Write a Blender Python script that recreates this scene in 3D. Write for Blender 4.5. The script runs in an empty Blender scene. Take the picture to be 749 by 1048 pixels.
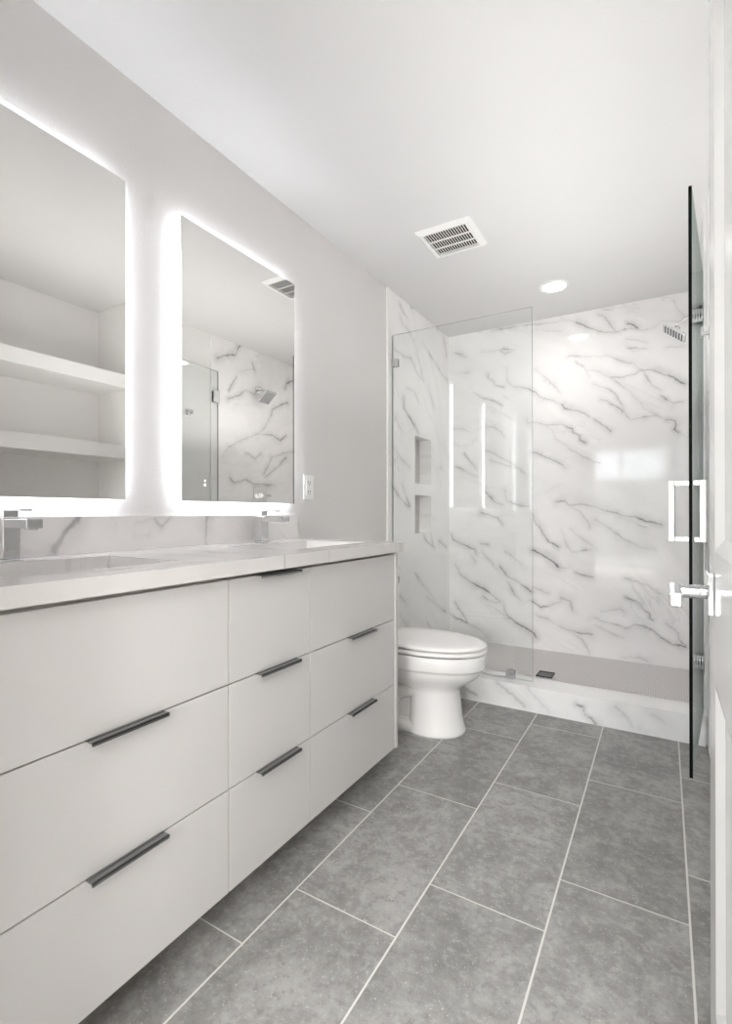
import bpy, bmesh, math, random
import numpy as np
from mathutils import Vector, Matrix

scene = bpy.context.scene
COL = scene.collection
PI = math.pi
random.seed(4)

# ------------------------------------------------------------------ camera
F_PX, YAW, PITCH, ROLL = 509.56, 0.539314, 0.001899, -0.000875
CAM = Vector((1.46, 0.0, 1.0353))
fw = Vector((-math.sin(YAW) * math.cos(PITCH), math.cos(YAW) * math.cos(PITCH), math.sin(PITCH)))
rt0 = Vector((math.cos(YAW), math.sin(YAW), 0))
up0 = rt0.cross(fw)
RT = math.cos(ROLL) * rt0 + math.sin(ROLL) * up0
UP = -math.sin(ROLL) * rt0 + math.cos(ROLL) * up0
cam_data = bpy.data.cameras.new('camera')
cam_data.sensor_fit = 'HORIZONTAL'
cam_data.sensor_width = 36
cam_data.lens = 36 * F_PX / 749
cam_data.clip_start = 0.02
cam = bpy.data.objects.new('camera', cam_data)
COL.objects.link(cam)
m = Matrix.Identity(4)
for i in range(3):
    m[i][0] = RT[i]; m[i][1] = UP[i]; m[i][2] = -fw[i]; m[i][3] = CAM[i]
cam.matrix_world = m
scene.camera = cam

# ------------------------------------------------------------------ world, sun, exposure
w = bpy.data.worlds.new('sky'); scene.world = w; w.use_nodes = True
nt = w.node_tree
bg = nt.nodes['Background']
sky = nt.nodes.new('ShaderNodeTexSky')
try:
    sky.sky_type = 'HOSEK_WILKIE'
    sky.sun_direction = (0.2, -0.7, 0.7); sky.turbidity = 3.0
except Exception:
    pass
hsv = nt.nodes.new('ShaderNodeHueSaturation'); hsv.inputs['Saturation'].default_value = .35
nt.links.new(sky.outputs[0], hsv.inputs['Color']); nt.links.new(hsv.outputs[0], bg.inputs[0])
bg.inputs[1].default_value = 17.0

sl = bpy.data.lights.new('sun', 'SUN'); sl.energy = 120.0; sl.angle = 0.01; sl.color = (1, .98, .95)
so = bpy.data.objects.new('sun', sl); COL.objects.link(so)
so.rotation_euler = Vector((-0.15, 0.55, -0.82)).to_track_quat('-Z', 'Y').to_euler()
so.location = (0, -4, 5)

# daylight coming in at the bedroom's glass slider
pl = bpy.data.lights.new('slider_daylight', 'AREA'); pl.shape = 'RECTANGLE'; pl.size = 2.2; pl.size_y = 2.1; pl.energy = 1
pl.cycles.is_portal = True
po = bpy.data.objects.new('slider_daylight', pl); COL.objects.link(po)
po.location = (0.5, -3.1, 1.15); po.rotation_euler = (PI / 2, 0, PI)

# added fill: unseen upward panel that lights the ceiling for soft bounce
fl = bpy.data.lights.new('ceiling_fill', 'AREA'); fl.shape = 'RECTANGLE'; fl.size = .5; fl.size_y = 1.9; fl.energy = 4.3; fl.color = (1, .995, .985)
fo = bpy.data.objects.new('ceiling_fill', fl); COL.objects.link(fo)
fo.location = (1.1, 2.1, 1.5); fo.rotation_euler = (PI, 0, 0)

# added fill: unseen panel brightening the bedroom so light spills through the doorway
bl = bpy.data.lights.new('bedroom_fill', 'AREA'); bl.shape = 'RECTANGLE'; bl.size = 3.0; bl.size_y = 1.6; bl.energy = 80; bl.color = (1, .99, .975)
bo_ = bpy.data.objects.new('bedroom_fill', bl); COL.objects.link(bo_)
bo_.location = (.8, -1.5, 2.58)

# added fill: unseen disk aimed through the doorway at the far end
st_ = bpy.data.lights.new('doorway_fill', 'AREA'); st_.shape = 'DISK'; st_.size = .6; st_.energy = 9; st_.spread = math.radians(80); st_.color = (1, .99, .975)
sto = bpy.data.objects.new('doorway_fill', st_); COL.objects.link(sto)
sto.location = (1.95, -2.8, 1.5)
sto.rotation_euler = (Vector((.75, 2.6, .8)) - Vector(sto.location)).to_track_quat('-Z', 'Y').to_euler()

LAMP_W = .9          # each recessed ceiling lamp
LED_STRENGTH = 8.5    # light strip round the mirrors
vs = scene.view_settings
vs.view_transform = 'Standard'
try: vs.look = 'None'
except Exception: pass
vs.exposure = 1.0; vs.gamma = 1.0; vs.use_curve_mapping = False
cy = scene.cycles
cy.max_bounces = 16; cy.diffuse_bounces = 12; cy.glossy_bounces = 8; cy.transmission_bounces = 8; cy.transparent_max_bounces = 16
cy.sample_clamp_indirect = 4.0; cy.caustics_reflective = False; cy.caustics_refractive = False
try:
    cy.use_denoising = True; cy.denoiser = 'OPENIMAGEDENOISE'
except Exception:
    pass

# ------------------------------------------------------------------ materials
class NB:
    """short node builder"""
    def __init__(s, mat):
        s.t = mat.node_tree; s.n = s.t.nodes; s.l = s.t.links
    def new(s, kind, **kw):
        n = s.n.new(kind)
        for k, v in kw.items(): setattr(n, k, v)
        return n
    def link(s, a, b): s.l.new(a, b)
    def put(s, sock, v):
        if hasattr(v, 'links') or isinstance(v, bpy.types.NodeSocket): s.l.new(v, sock)
        else: sock.default_value = v
    def math(s, op, a, b=None, c=None, clamp=False):
        n = s.new('ShaderNodeMath', operation=op); n.use_clamp = clamp
        s.put(n.inputs[0], a)
        if b is not None: s.put(n.inputs[1], b)
        if c is not None: s.put(n.inputs[2], c)
        return n.outputs[0]
    def mix(s, f, a, b):
        n = s.new('ShaderNodeMix', data_type='RGBA')
        s.put(n.inputs[0], f); s.put(n.inputs[6], a); s.put(n.inputs[7], b)
        return n.outputs[2]
    def ramp(s, f, p0, p1):
        n = s.new('ShaderNodeMapRange', interpolation_type='SMOOTHSTEP')
        s.put(n.inputs[0], f); n.inputs[1].default_value = p0; n.inputs[2].default_value = p1
        return n.outputs[0]
    def noise(s, vec, scale, detail=4, rough=.55, dist=0, color=False):
        n = s.new('ShaderNodeTexNoise'); s.put(n.inputs['Vector'], vec)
        n.inputs['Scale'].default_value = scale; n.inputs['Detail'].default_value = detail
        n.inputs['Roughness'].default_value = rough; n.inputs['Distortion'].default_value = dist
        return n.outputs['Color' if color else 'Fac']
    def bump(s, h, strength, dist=.001):
        n = s.new('ShaderNodeBump'); s.put(n.inputs['Height'], h)
        n.inputs['Strength'].default_value = strength; n.inputs['Distance'].default_value = dist
        return n.outputs[0]

def mat(name, col=(.8, .8, .8), rough=.5, metal=0.0, spec=.5, coat=0.0, emit=None, es=0):
    m = bpy.data.materials.new(name); m.use_nodes = True
    b = m.node_tree.nodes['Principled BSDF']
    b.inputs['Base Color'].default_value = (*col, 1)
    b.inputs['Roughness'].default_value = rough
    b.inputs['Metallic'].default_value = metal
    b.inputs['Specular IOR Level'].default_value = spec
    b.inputs['Coat Weight'].default_value = coat
    if emit:
        b.inputs['Emission Color'].default_value = (*emit, 1); b.inputs['Emission Strength'].default_value = es
    m.diffuse_color = (*col, 1)
    return m
def bsdf(m): return m.node_tree.nodes['Principled BSDF']
def pos(nb): return nb.new('ShaderNodeNewGeometry').outputs['Position']

def paint(name, col, scale=140, strength=.5, rough=.6):
    m = mat(name, col, rough, spec=.3); nb = NB(m)
    p = pos(nb)
    h = nb.noise(p, scale, 3, .5)
    nb.link(nb.bump(h, strength, .002), bsdf(m).inputs['Normal'])
    c = nb.noise(p, 3, 2)
    k = nb.mix(c, (*[v * .975 for v in col], 1), (*[min(1, v * 1.02) for v in col], 1))
    nb.link(k, bsdf(m).inputs['Base Color'])
    return m

M = {}
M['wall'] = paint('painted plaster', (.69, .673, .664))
M['wall_lightened'] = paint('lightened wall paint', (.84, .83, .82))  # wall paint lightened, putting missing light into the right and alcove walls
M['ceiling'] = paint('white ceiling paint', (.71, .707, .704), 90, .1)
M['white_trim'] = mat('white gloss trim', (.84, .84, .83), .3)
M['door_paint'] = mat('white door paint', (.62, .617, .612), .25, coat=.3)
M['cabinet'] = mat('white matt laminate', (.63, .617, .608), .32, spec=.4)
M['cabinet_inner'] = mat('cabinet carcass', (.55, .53, .51), .6)
M['porcelain'] = mat('glazed porcelain', (.90, .893, .885), .08, spec=.6, coat=.6)
M['seat'] = mat('toilet seat plastic', (.90, .89, .88), .2, spec=.5, coat=.2)
M['chrome'] = mat('polished chrome', (.74, .745, .755), .05, 1.0)
M['gunmetal'] = mat('brushed dark nickel', (.33, .335, .34), .26, 1.0)
M['black'] = mat('black rubber', (.015, .015, .015), .5)
M['drain'] = mat('dark bronze grate', (.03, .03, .032), .35, .6)
M['plastic'] = mat('white plastic', (.84, .835, .825), .3)
M['slot'] = mat('dark slot', (.05, .05, .05), .7)
M['duct_shade'] = mat('dark duct interior', (.015, .015, .015), .8)
M['mirror'] = mat('mirror silver', (.90, .89, .875), .0, 1.0)
M['led'] = mat('led strip', (1, 1, 1), .5, emit=(.90, .925, 1.0), es=LED_STRENGTH)
M['touch'] = mat('touch button', (.9, .9, .92), .4, emit=(.9, .93, 1), es=.6)
M['lens'] = mat('lamp lens', (1, 1, 1), .5, emit=(1, .98, .95), es=9)
M['carpet'] = mat('pale carpet', (.65, .64, .62), .9)
M['patio'] = mat('patio concrete', (.5, .49, .46), .9)
M['stucco'] = mat('sky screen stucco', (.42, .42, .38), .9)

def glass_mat(name, tint):
    m = bpy.data.materials.new(name); m.use_nodes = True; nb = NB(m)
    for n in list(nb.n):
        if n.type != 'OUTPUT_MATERIAL': nb.n.remove(n)
    out = [n for n in nb.n if n.type == 'OUTPUT_MATERIAL'][0]
    tr = nb.new('ShaderNodeBsdfTransparent'); tr.inputs[0].default_value = (*tint, 1)
    gl = nb.new('ShaderNodeBsdfGlossy'); gl.inputs['Roughness'].default_value = 0.0
    gl.inputs[0].default_value = (1, 1, 1, 1)
    fr = nb.new('ShaderNodeFresnel'); fr.inputs[0].default_value = 1.5
    mx = nb.new('ShaderNodeMixShader')
    # both faces of the pane reflect; counted once, on the way in
    bf = nb.new('ShaderNodeNewGeometry').outputs['Backfacing']
    r2 = nb.math('DIVIDE', nb.math('MULTIPLY', fr.outputs[0], 2.0), nb.math('ADD', fr.outputs[0], 1.0))
    nb.link(nb.math('MULTIPLY', r2, nb.math('SUBTRACT', 1.0, bf)), mx.inputs[0]); nb.link(tr.outputs[0], mx.inputs[1]); nb.link(gl.outputs[0], mx.inputs[2])
    nb.link(mx.outputs[0], out.inputs[0])
    return m
M['glass'] = glass_mat('clear shower glass', (.98, .988, .984))
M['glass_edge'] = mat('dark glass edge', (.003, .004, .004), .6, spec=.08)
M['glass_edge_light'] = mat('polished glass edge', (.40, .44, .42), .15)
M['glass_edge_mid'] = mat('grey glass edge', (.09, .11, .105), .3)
M['window_glass'] = glass_mat('window glass', (.97, .98, .98))

def marble(name, base=(.80, .795, .785), vein=(.25, .245, .25), seed=0.0, ang=.5, faint=.35, rough=.06, use_attr=True, own=0.0, axes='xz', scale=1.0, vk=.95):
    m = mat(name, base, rough, spec=.5, coat=.0); nb = NB(m)
    p = pos(nb)
    sp = nb.new('ShaderNodeSeparateXYZ'); nb.link(p, sp.inputs[0])
    ax = {'x': 0, 'y': 1, 'z': 2}
    u = sp.outputs[ax[axes[0]]]; v = sp.outputs[ax[axes[1]]]
    ca, sa = math.cos(ang), math.sin(ang)
    along = nb.math('ADD', nb.math('MULTIPLY', u, ca), nb.math('MULTIPLY', v, -sa))
    across = nb.math('ADD', nb.math('MULTIPLY', u, sa), nb.math('MULTIPLY', v, ca))
    cb = nb.new('ShaderNodeCombineXYZ')
    nb.link(nb.math('MULTIPLY', along, .38 * scale), cb.inputs[0]); nb.link(nb.math('MULTIPLY', across, 1.0 * scale), cb.inputs[1]); cb.inputs[2].default_value = seed
    q = cb.outputs[0]
    n1 = nb.noise(q, 3.2, 7, .58, .5)
    ridge = nb.math('SUBTRACT', 1, nb.ramp(nb.math('ABSOLUTE', nb.math('SUBTRACT', n1, .5)), 0.0, .018), clamp=True)
    mask = nb.ramp(nb.noise(q, 2.3, 3), .45, .68)
    rr = nb.math('MULTIPLY', ridge, mask)
    n2 = nb.noise(q, 1.6, 5, .6, .8)
    cloud = nb.ramp(nb.math('ABSOLUTE', nb.math('SUBTRACT', n2, .5)), .09, 0.0)
    base2 = tuple(c * .90 for c in base)
    c = nb.mix(nb.math('MULTIPLY', cloud, .45), (*base, 1), (*base2, 1))
    fcol = tuple(b * .62 for b in base)
    c = nb.mix(nb.math('MULTIPLY', rr, faint), c, (*fcol, 1))
    if own > 0:
        n3 = nb.noise(q, 1.9, 8, .62, .9)
        r3 = nb.math('SUBTRACT', 1, nb.ramp(nb.math('ABSOLUTE', nb.math('SUBTRACT', n3, .47)), 0.0, .012), clamp=True)
        m3 = nb.ramp(nb.noise(q, 1.7, 2), .5, .66)
        c = nb.mix(nb.math('MULTIPLY', nb.math('MULTIPLY', r3, m3), own), c, (*vein, 1))
    if use_attr:
        at = nb.new('ShaderNodeAttribute'); at.attribute_name = 'vein'
        c = nb.mix(nb.math('MULTIPLY', at.outputs['Fac'], vk, clamp=True), c, (*vein, 1))
    nb.link(c, bsdf(m).inputs['Base Color'])
    return m
MB_ = (.90, .89, .885)
M['marble_back'] = marble('polished marble back', MB_, seed=1.3)
M['marble_left'] = marble('polished marble side', MB_, seed=5.1, axes='yz', ang=.9)
M['marble_right'] = marble('polished marble side right', MB_, seed=8.2, axes='yz', ang=-.5)
M['marble_curb'] = marble('polished marble curb', (.90, .897, .893), seed=3.1, axes='xz', ang=.6)
M['quartz'] = marble('veined quartz', (.70, .68, .67), seed=2.2, axes='yx', ang=.15, own=.45, use_attr=True, rough=.12, scale=1.4)
M['marble_splash'] = marble('veined splash', (.80, .78, .77), seed=9.4, axes='yz', ang=.7, own=.2, rough=.12)

def floor_material():
    m = mat('grey porcelain floor tile', (.3, .3, .3), .42, spec=.35); nb = NB(m)
    p = pos(nb); sp = nb.new('ShaderNodeSeparateXYZ'); nb.link(p, sp.inputs[0])
    X, Y = sp.outputs[0], sp.outputs[1]
    TW, TL, X1, Y0 = .3085, .6135, .5888, .8757
    gx = nb.math('DIVIDE', nb.math('SUBTRACT', X, X1), TW)
    col = nb.math('FLOOR', gx)
    fx = nb.math('SUBTRACT', gx, col)
    off = nb.math('ADD', nb.math('MULTIPLY', col, .2045), Y0 + .2045)
    gy = nb.math('DIVIDE', nb.math('SUBTRACT', Y, off), TL)
    row = nb.math('FLOOR', gy)
    fy = nb.math('SUBTRACT', gy, row)
    dx = nb.math('MULTIPLY', nb.math('MINIMUM', fx, nb.math('SUBTRACT', 1, fx)), TW)
    dy = nb.math('MULTIPLY', nb.math('MINIMUM', fy, nb.math('SUBTRACT', 1, fy)), TL)
    gX = nb.math('SUBTRACT', 1, nb.ramp(dx, .0018, .0032))
    gY = nb.math('SUBTRACT', 1, nb.ramp(dy, .0012, .0026))
    grout = nb.math('MAXIMUM', gX, gY)
    cb = nb.new('ShaderNodeCombineXYZ'); nb.link(col, cb.inputs[0]); nb.link(row, cb.inputs[1])
    wn = nb.new('ShaderNodeTexWhiteNoise'); wn.noise_dimensions = '2D'; nb.link(cb.outputs[0], wn.inputs['Vector'])
    # per tile offset of the cloud pattern
    vadd = nb.new('ShaderNodeVectorMath', operation='MULTIPLY_ADD')
    nb.link(wn.outputs['Color'], vadd.inputs[0]); vadd.inputs[1].default_value = (7, 7, 7); nb.link(p, vadd.inputs[2])
    q = vadd.outputs[0]
    n1 = nb.noise(q, 6.5, 9, .68, .3)
    n2 = nb.noise(q, 38, 8, .72)
    n3 = nb.noise(q, 150, 2, .5)
    c = nb.mix(nb.ramp(n1, .32, .70), (.21, .206, .20, 1), (.36, .355, .346, 1))
    c = nb.mix(nb.math('MULTIPLY', nb.ramp(n2, .515, .62), .5), c, (.41, .40, .39, 1))
    c = nb.mix(nb.math('MULTIPLY', nb.ramp(n2, .485, .38), .6), c, (.19, .187, .18, 1))
    c = nb.mix(nb.math('MULTIPLY', nb.ramp(n3, .66, .71), .7), c, (.52, .51, .49, 1))
    tint = nb.math('ADD', nb.math('MULTIPLY', wn.outputs['Value'], .14), .93)
    hs = nb.new('ShaderNodeVectorMath', operation='SCALE'); nb.link(c, hs.inputs[0]); nb.link(tint, hs.inputs['Scale'])
    c = nb.mix(grout, hs.outputs[0], (.66, .65, .62, 1))
    nb.link(c, bsdf(m).inputs['Base Color'])
    rg = nb.math('ADD', nb.math('MULTIPLY', n2, .2), .34)
    nb.link(nb.math('MAXIMUM', rg, nb.math('MULTIPLY', grout, .8)), bsdf(m).inputs['Roughness'])
    h = nb.math('SUBTRACT', nb.math('MULTIPLY', n2, .15), grout)
    nb.link(nb.bump(h, .35, .0015), bsdf(m).inputs['Normal'])
    return m
M['floor'] = floor_material()

def penny_material(name, axes):
    m = mat(name, (.6, .58, .57), .3); nb = NB(m)
    p = pos(nb); sp = nb.new('ShaderNodeSeparateXYZ'); nb.link(p, sp.inputs[0])
    ax = {'x': 0, 'y': 1, 'z': 2}
    S = .0225; s3 = math.sqrt(3)
    u = nb.math('DIVIDE', sp.outputs[ax[axes[0]]], S); v = nb.math('DIVIDE', sp.outputs[ax[axes[1]]], S)
    def dist(ou, ov):
        a = nb.math('SUBTRACT', nb.math('FLOORED_MODULO', nb.math('ADD', u, ou), 1.0), .5)
        b = nb.math('SUBTRACT', nb.math('FLOORED_MODULO', nb.math('ADD', v, ov), s3), s3 / 2)
        return nb.math('SQRT', nb.math('ADD', nb.math('MULTIPLY', a, a), nb.math('MULTIPLY', b, b)))
    d = nb.math('MINIMUM', dist(100.0, 100 * s3), dist(100.5, 100.5 * s3))
    t = nb.ramp(d, .40, .47)
    c = nb.mix(t, (.66, .63, .625, 1), (.36, .34, .34, 1))
    nb.link(c, bsdf(m).inputs['Base Color'])
    nb.link(nb.bump(nb.math('SUBTRACT', 1, t), .5, .002), bsdf(m).inputs['Normal'])
    return m
M['penny'] = penny_material('penny round mosaic', 'xy')
M['penny_wall'] = penny_material('penny round mosaic on wall', 'yz')

# ------------------------------------------------------------------ mesh helpers
WM = {}      # world matrix of every object built here

def B(): return bmesh.new()

def box(bm, x0, x1, y0, y1, z0, z1, bev=0.0, seg=2, mi=0):
    t = bmesh.new()
    bmesh.ops.create_cube(t, size=1)
    for v in t.verts:
        v.co = Vector((x0 + (v.co.x + .5) * (x1 - x0), y0 + (v.co.y + .5) * (y1 - y0), z0 + (v.co.z + .5) * (z1 - z0)))
    if bev > 0:
        bmesh.ops.bevel(t, geom=list(t.edges), offset=bev, segments=seg, affect='EDGES', profile=.5)
    merge(bm, t, mi)

def merge(bm, t, mi=0, mtx=None):
    vm = {}
    for v in t.verts:
        vm[v] = bm.verts.new(mtx @ v.co if mtx else v.co)
    for f in t.faces:
        try:
            g = bm.faces.new([vm[v] for v in f.verts]); g.material_index = mi if mi else f.material_index; g.smooth = f.smooth
        except ValueError:
            pass
    t.free()

def cyl(bm, p0, p1, r0, r1=None, n=28, bev=0.0, cap=True, mi=0):
    p0 = Vector(p0); p1 = Vector(p1); r1 = r0 if r1 is None else r1
    d = (p1 - p0); L = d.length
    t = bmesh.new()
    bmesh.ops.create_cone(t, cap_ends=cap, segments=n, radius1=r0, radius2=r1, depth=L)
    if bev > 0:
        ed = [e for e in t.edges if abs(e.verts[0].co.z - e.verts[1].co.z) < 1e-6]
        bmesh.ops.bevel(t, geom=ed, offset=bev, segments=2, affect='EDGES', profile=.5)
    for f in t.faces:
        f.smooth = len(f.verts) == 4
    q = d.normalized().to_track_quat('Z', 'Y').to_matrix().to_4x4()
    q.translation = (p0 + p1) / 2
    merge(bm, t, mi, q)

def loft(bm, rings, cap0=True, cap1=True, smooth=True, mi=0):
    rs = [[bm.verts.new(p) for p in r] for r in rings]
    n = len(rs[0])
    for a, b in zip(rs[:-1], rs[1:]):
        for i in range(n):
            f = bm.faces.new((a[i], a[(i + 1) % n], b[(i + 1) % n], b[i])); f.smooth = smooth; f.material_index = mi
    if cap0: f = bm.faces.new(list(reversed(rs[0]))); f.smooth = smooth; f.material_index = mi
    if cap1: f = bm.faces.new(rs[-1]); f.smooth = smooth; f.material_index = mi
    return rs

def tube(bm, pts, r, n=14):
    pts = [Vector(p) for p in pts]; rings = []
    for i, p in enumerate(pts):
        a = pts[max(0, i - 1)]; b = pts[min(len(pts) - 1, i + 1)]
        d = (b - a).normalized()
        s = d.cross(Vector((0, 1, 0)));
        if s.length < .1: s = d.cross(Vector((0, 0, 1)))
        s.normalize(); t = s.cross(d)
        rings.append([p + r * (math.cos(k * 2 * PI / n) * s + math.sin(k * 2 * PI / n) * t) for k in range(n)])
    loft(bm, rings)

def obj(name, bm, mats, parent=None, sharp=35):
    """link the bmesh (world coordinates) as one mesh object"""
    me = bpy.data.meshes.new(name)
    bmesh.ops.recalc_face_normals(bm, faces=list(bm.faces))
    bm.to_mesh(me); bm.free()
    if not isinstance(mats, (list, tuple)): mats = [mats]
    for k in mats: me.materials.append(k)
    o = bpy.data.objects.new(name, me); COL.objects.link(o)
    if parent is not None:
        o.parent = parent
        me.transform(WM[parent.name].inverted())
        WM[o.name] = WM[parent.name].copy()
    else:
        WM[o.name] = Matrix.Identity(4)
    return o

def rebase(o, p):
    """put the origin of a top-level mesh at p"""
    p = Vector(p); o.data.transform(Matrix.Translation(-p)); o.location = p; WM[o.name] = Matrix.Translation(p)
    return o

def tag(o, label=None, cat=None, group=None, kind=None):
    if label: o['label'] = label
    if cat: o['category'] = cat
    if group: o['group'] = group
    if kind: o['kind'] = kind
    return o

def thing(name, loc, label, cat, group=None, rz=0.0):
    o = bpy.data.objects.new(name, None); COL.objects.link(o)
    o.empty_display_size = .05
    o.location = loc; o.rotation_euler = (0, 0, rz)
    WM[o.name] = Matrix.Translation(Vector(loc)) @ Matrix.Rotation(rz, 4, 'Z')
    return tag(o, label, cat, group)

def copy_thing(o, off, label, parent=None):
    c = o.copy(); COL.objects.link(c)
    if parent is None:
        c.location = Vector(o.location) + Vector(off); c['label'] = label
        WM[c.name] = Matrix.Translation(Vector(off)) @ WM[o.name]
    else:
        c.parent = parent; WM[c.name] = WM[parent.name].copy()
    for ch in [k for k in bpy.data.objects if k.parent == o]:
        copy_thing(ch, off, None, c)
    return c

def struct(name, bm, mats, parent=None):
    o = obj(name, bm, mats, parent)
    if parent is None: o['kind'] = 'structure'
    return o

# ------------------------------------------------------------------ dimensions of the room
H = 2.42           # ceiling
XR = 1.625         # right wall
YB = 3.705         # tiled back wall of the shower
YF0, YF1 = .12, .24    # front wall with the doorway
YC = 2.66          # front of the curb
ZS = .055          # shower floor
YG = 2.745         # glass line

# ------------------------------------------------------------------ the shell
b = B(); box(b, -.1, 2.1, YF1 - .12, 2.72, -.1, 0); struct('floor', b, M['floor'])
b = B(); box(b, -.1, 1.8, 2.74, 3.8, -.1, ZS); struct('floor_shower', b, M['penny'])
b = B(); box(b, -.2, 2.2, YF0, 3.9, H, H + .1); struct('ceiling', b, M['ceiling'])
b = B(); box(b, -.12, 0, YF0, 2.69, 0, H); struct('wall_left', b, M['wall'])
# right wall with the open alcove; alcove is a recess from floor to ceiling
AY0, AY1, AX = 1.06, 2.005, 1.975
b = B()
box(b, XR, XR + .12, YF0, AY0, 0, H)
box(b, XR, XR + .12, AY1, 2.69, 0, H)
struct('wall_right', b, M['wall_lightened'])
b = B()
box(b, AX, AX + .1, AY0 - .12, AY1 + .12, 0, H)
box(b, XR + .12, AX, AY0 - .12, AY0, 0, H)
box(b, XR + .12, AX, AY1, AY1 + .12, 0, H)
struct('wall_alcove', b, M['wall_lightened'])
DX0, DX1, DZ = .665, 1.545, 2.085
b = B()
box(b, -.12, DX0, YF0, YF1, 0, H); box(b, DX1, XR + .12, YF0, YF1, 0, H); box(b, DX0, DX1, YF0, YF1, DZ, H)
struct('wall_front', b, M['wall'])
b = B()
box(b, DX0 - .07, DX0, YF1, YF1 + .014, 0, DZ + .07, .003)
box(b, DX0, DX1, YF1, YF1 + .014, DZ, DZ + .07, .003)
box(b, DX0, DX0 + .012, YF0, YF1, 0, DZ); box(b, DX0, DX1, YF0, YF1, DZ - .012, DZ)
struct('trim_1', b, M['white_trim'])

# ------------------------------------------------------------------ veined stone: grids that carry a vein mask
def uniq(lo, hi, step, extra=()):
    cuts = sorted(set([lo, hi] + [e for e in extra if lo < e < hi]))
    out = [lo]
    for a, c in zip(cuts[:-1], cuts[1:]):
        n = max(1, int(round((c - a) / step)))
        out += list(a + (c - a) * np.arange(1, n + 1) / n)
    return np.array(out)

def vnoise(x, y, s, seed):
    """cheap smooth value noise"""
    rng = np.random.RandomState(seed); T = rng.rand(64, 64)
    X = x / s; Y = y / s; i = np.floor(X).astype(int); j = np.floor(Y).astype(int)
    fx = X - i; fy = Y - j; fx = fx * fx * (3 - 2 * fx); fy = fy * fy * (3 - 2 * fy)
    g = lambda a, c: T[a % 64, c % 64]
    return (g(i, j) * (1 - fx) + g(i + 1, j) * fx) * (1 - fy) + (g(i, j + 1) * (1 - fx) + g(i + 1, j + 1) * fx) * fy

def vein_mask(U, V, veins, seed):
    """U, V in metres on the slab; veins = [(strength, width_mm, [(u, v), ...]), ...]"""
    du = (vnoise(U, V, .035, seed) - .5) * .009 + (vnoise(U, V, .012, seed + 1) - .5) * .007
    dv = (vnoise(U, V, .035, seed + 2) - .5) * .009 + (vnoise(U, V, .012, seed + 3) - .5) * .007
    u = U + du; v = V + dv
    wob = .55 + .9 * vnoise(U, V, .05, seed + 4)
    gap = np.clip(1.6 * vnoise(U, V, .09, seed + 5) - .05, .5, 1)
    out = np.zeros_like(U)
    for s, wd, pts in veins:
        d = np.full_like(U, 9.0)
        lo = np.min(pts, axis=0) - .08; hi = np.max(pts, axis=0) + .08
        sel = (u > lo[0]) & (u < hi[0]) & (v > lo[1]) & (v < hi[1])
        uu = u[sel]; vv = v[sel]; ds = np.full_like(uu, 9.0)
        for (a, c), (e, f) in zip(pts[:-1], pts[1:]):
            L2 = (e - a) ** 2 + (f - c) ** 2 + 1e-12
            t = np.clip(((uu - a) * (e - a) + (vv - c) * (f - c)) / L2, 0, 1)
            ds = np.minimum(ds, np.hypot(uu - a - t * (e - a), vv - c - t * (f - c)))
        wm = wd * .001 * wob[sel]
        core = np.exp(-(ds / (.85 * wm)) ** 2)
        halo = .30 * np.exp(-(ds / (wm * 4.2)) ** 2)
        val = s * gap[sel] * np.maximum(core, halo)
        out[sel] = np.maximum(out[sel], val)
    return out

def slab(name, us, vs_, place, material, veins, seed, holes=(), extra=None, kind='structure'):
    """a grid of cells (u, v) -> place(u, v) with a 'vein' attribute; extra(bm) adds plain boxes to the same mesh"""
    nu, nv = len(us), len(vs_)
    U, V = np.meshgrid(us, vs_, indexing='ij')
    P = np.array(place(U.ravel(), V.ravel())).T
    vm = vein_mask(U.ravel(), V.ravel(), veins, seed)
    idx = np.arange(nu * nv).reshape(nu, nv)
    q = np.stack([idx[:-1, :-1], idx[1:, :-1], idx[1:, 1:], idx[:-1, 1:]], -1)
    uc = (us[:-1] + us[1:]) / 2; vc = (vs_[:-1] + vs_[1:]) / 2
    UC, VC = np.meshgrid(uc, vc, indexing='ij')
    keep = np.ones(UC.shape, bool)
    for (a, c, e, f) in holes: keep &= ~((UC > a) & (UC < c) & (VC > e) & (VC < f))
    q = q[keep]
    verts = P.tolist(); faces = q.tolist()
    if extra:
        t = bmesh.new(); extra(t); t.verts.index_update()
        n0 = len(verts)
        verts += [list(v.co) for v in t.verts]; faces += [[n0 + v.index for v in f_.verts] for f_ in t.faces]
        vm = np.concatenate([vm, np.zeros(len(t.verts))]); t.free()
    me = bpy.data.meshes.new(name); me.from_pydata(verts, [], faces); me.update()
    a = me.attributes.new('vein', 'FLOAT', 'POINT'); a.data.foreach_set('value', vm.astype(np.float32))
    me.materials.append(material)
    o = bpy.data.objects.new(name, me); COL.objects.link(o); WM[o.name] = Matrix.Identity(4)
    if kind: o['kind'] = kind
    return o

def ray(px, py):
    d = fw * F_PX + RT * (px - 374.5) + UP * (524 - py)
    return np.array(d)
C0 = np.array(CAM)
def on_plane(axis, val, px, py):
    d = ray(px, py); t = (val - C0[axis]) / d[axis]
    return C0 + t * d
def V_(axis, val, keep, x0, y0, sc, lst, sign=1):
    """pattern points measured on the slab"""
    out = []
    for s, wd, pts in lst:
        r = []
        for (x, y) in pts:
            P = on_plane(axis, val, x0 + x / sc, y0 + y / sc)
            r.append((P[keep[0]] * (sign if keep[0] == axis else 1), P[keep[1]]))
        out.append((s, wd, np.array(r)))
    return out

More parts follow.
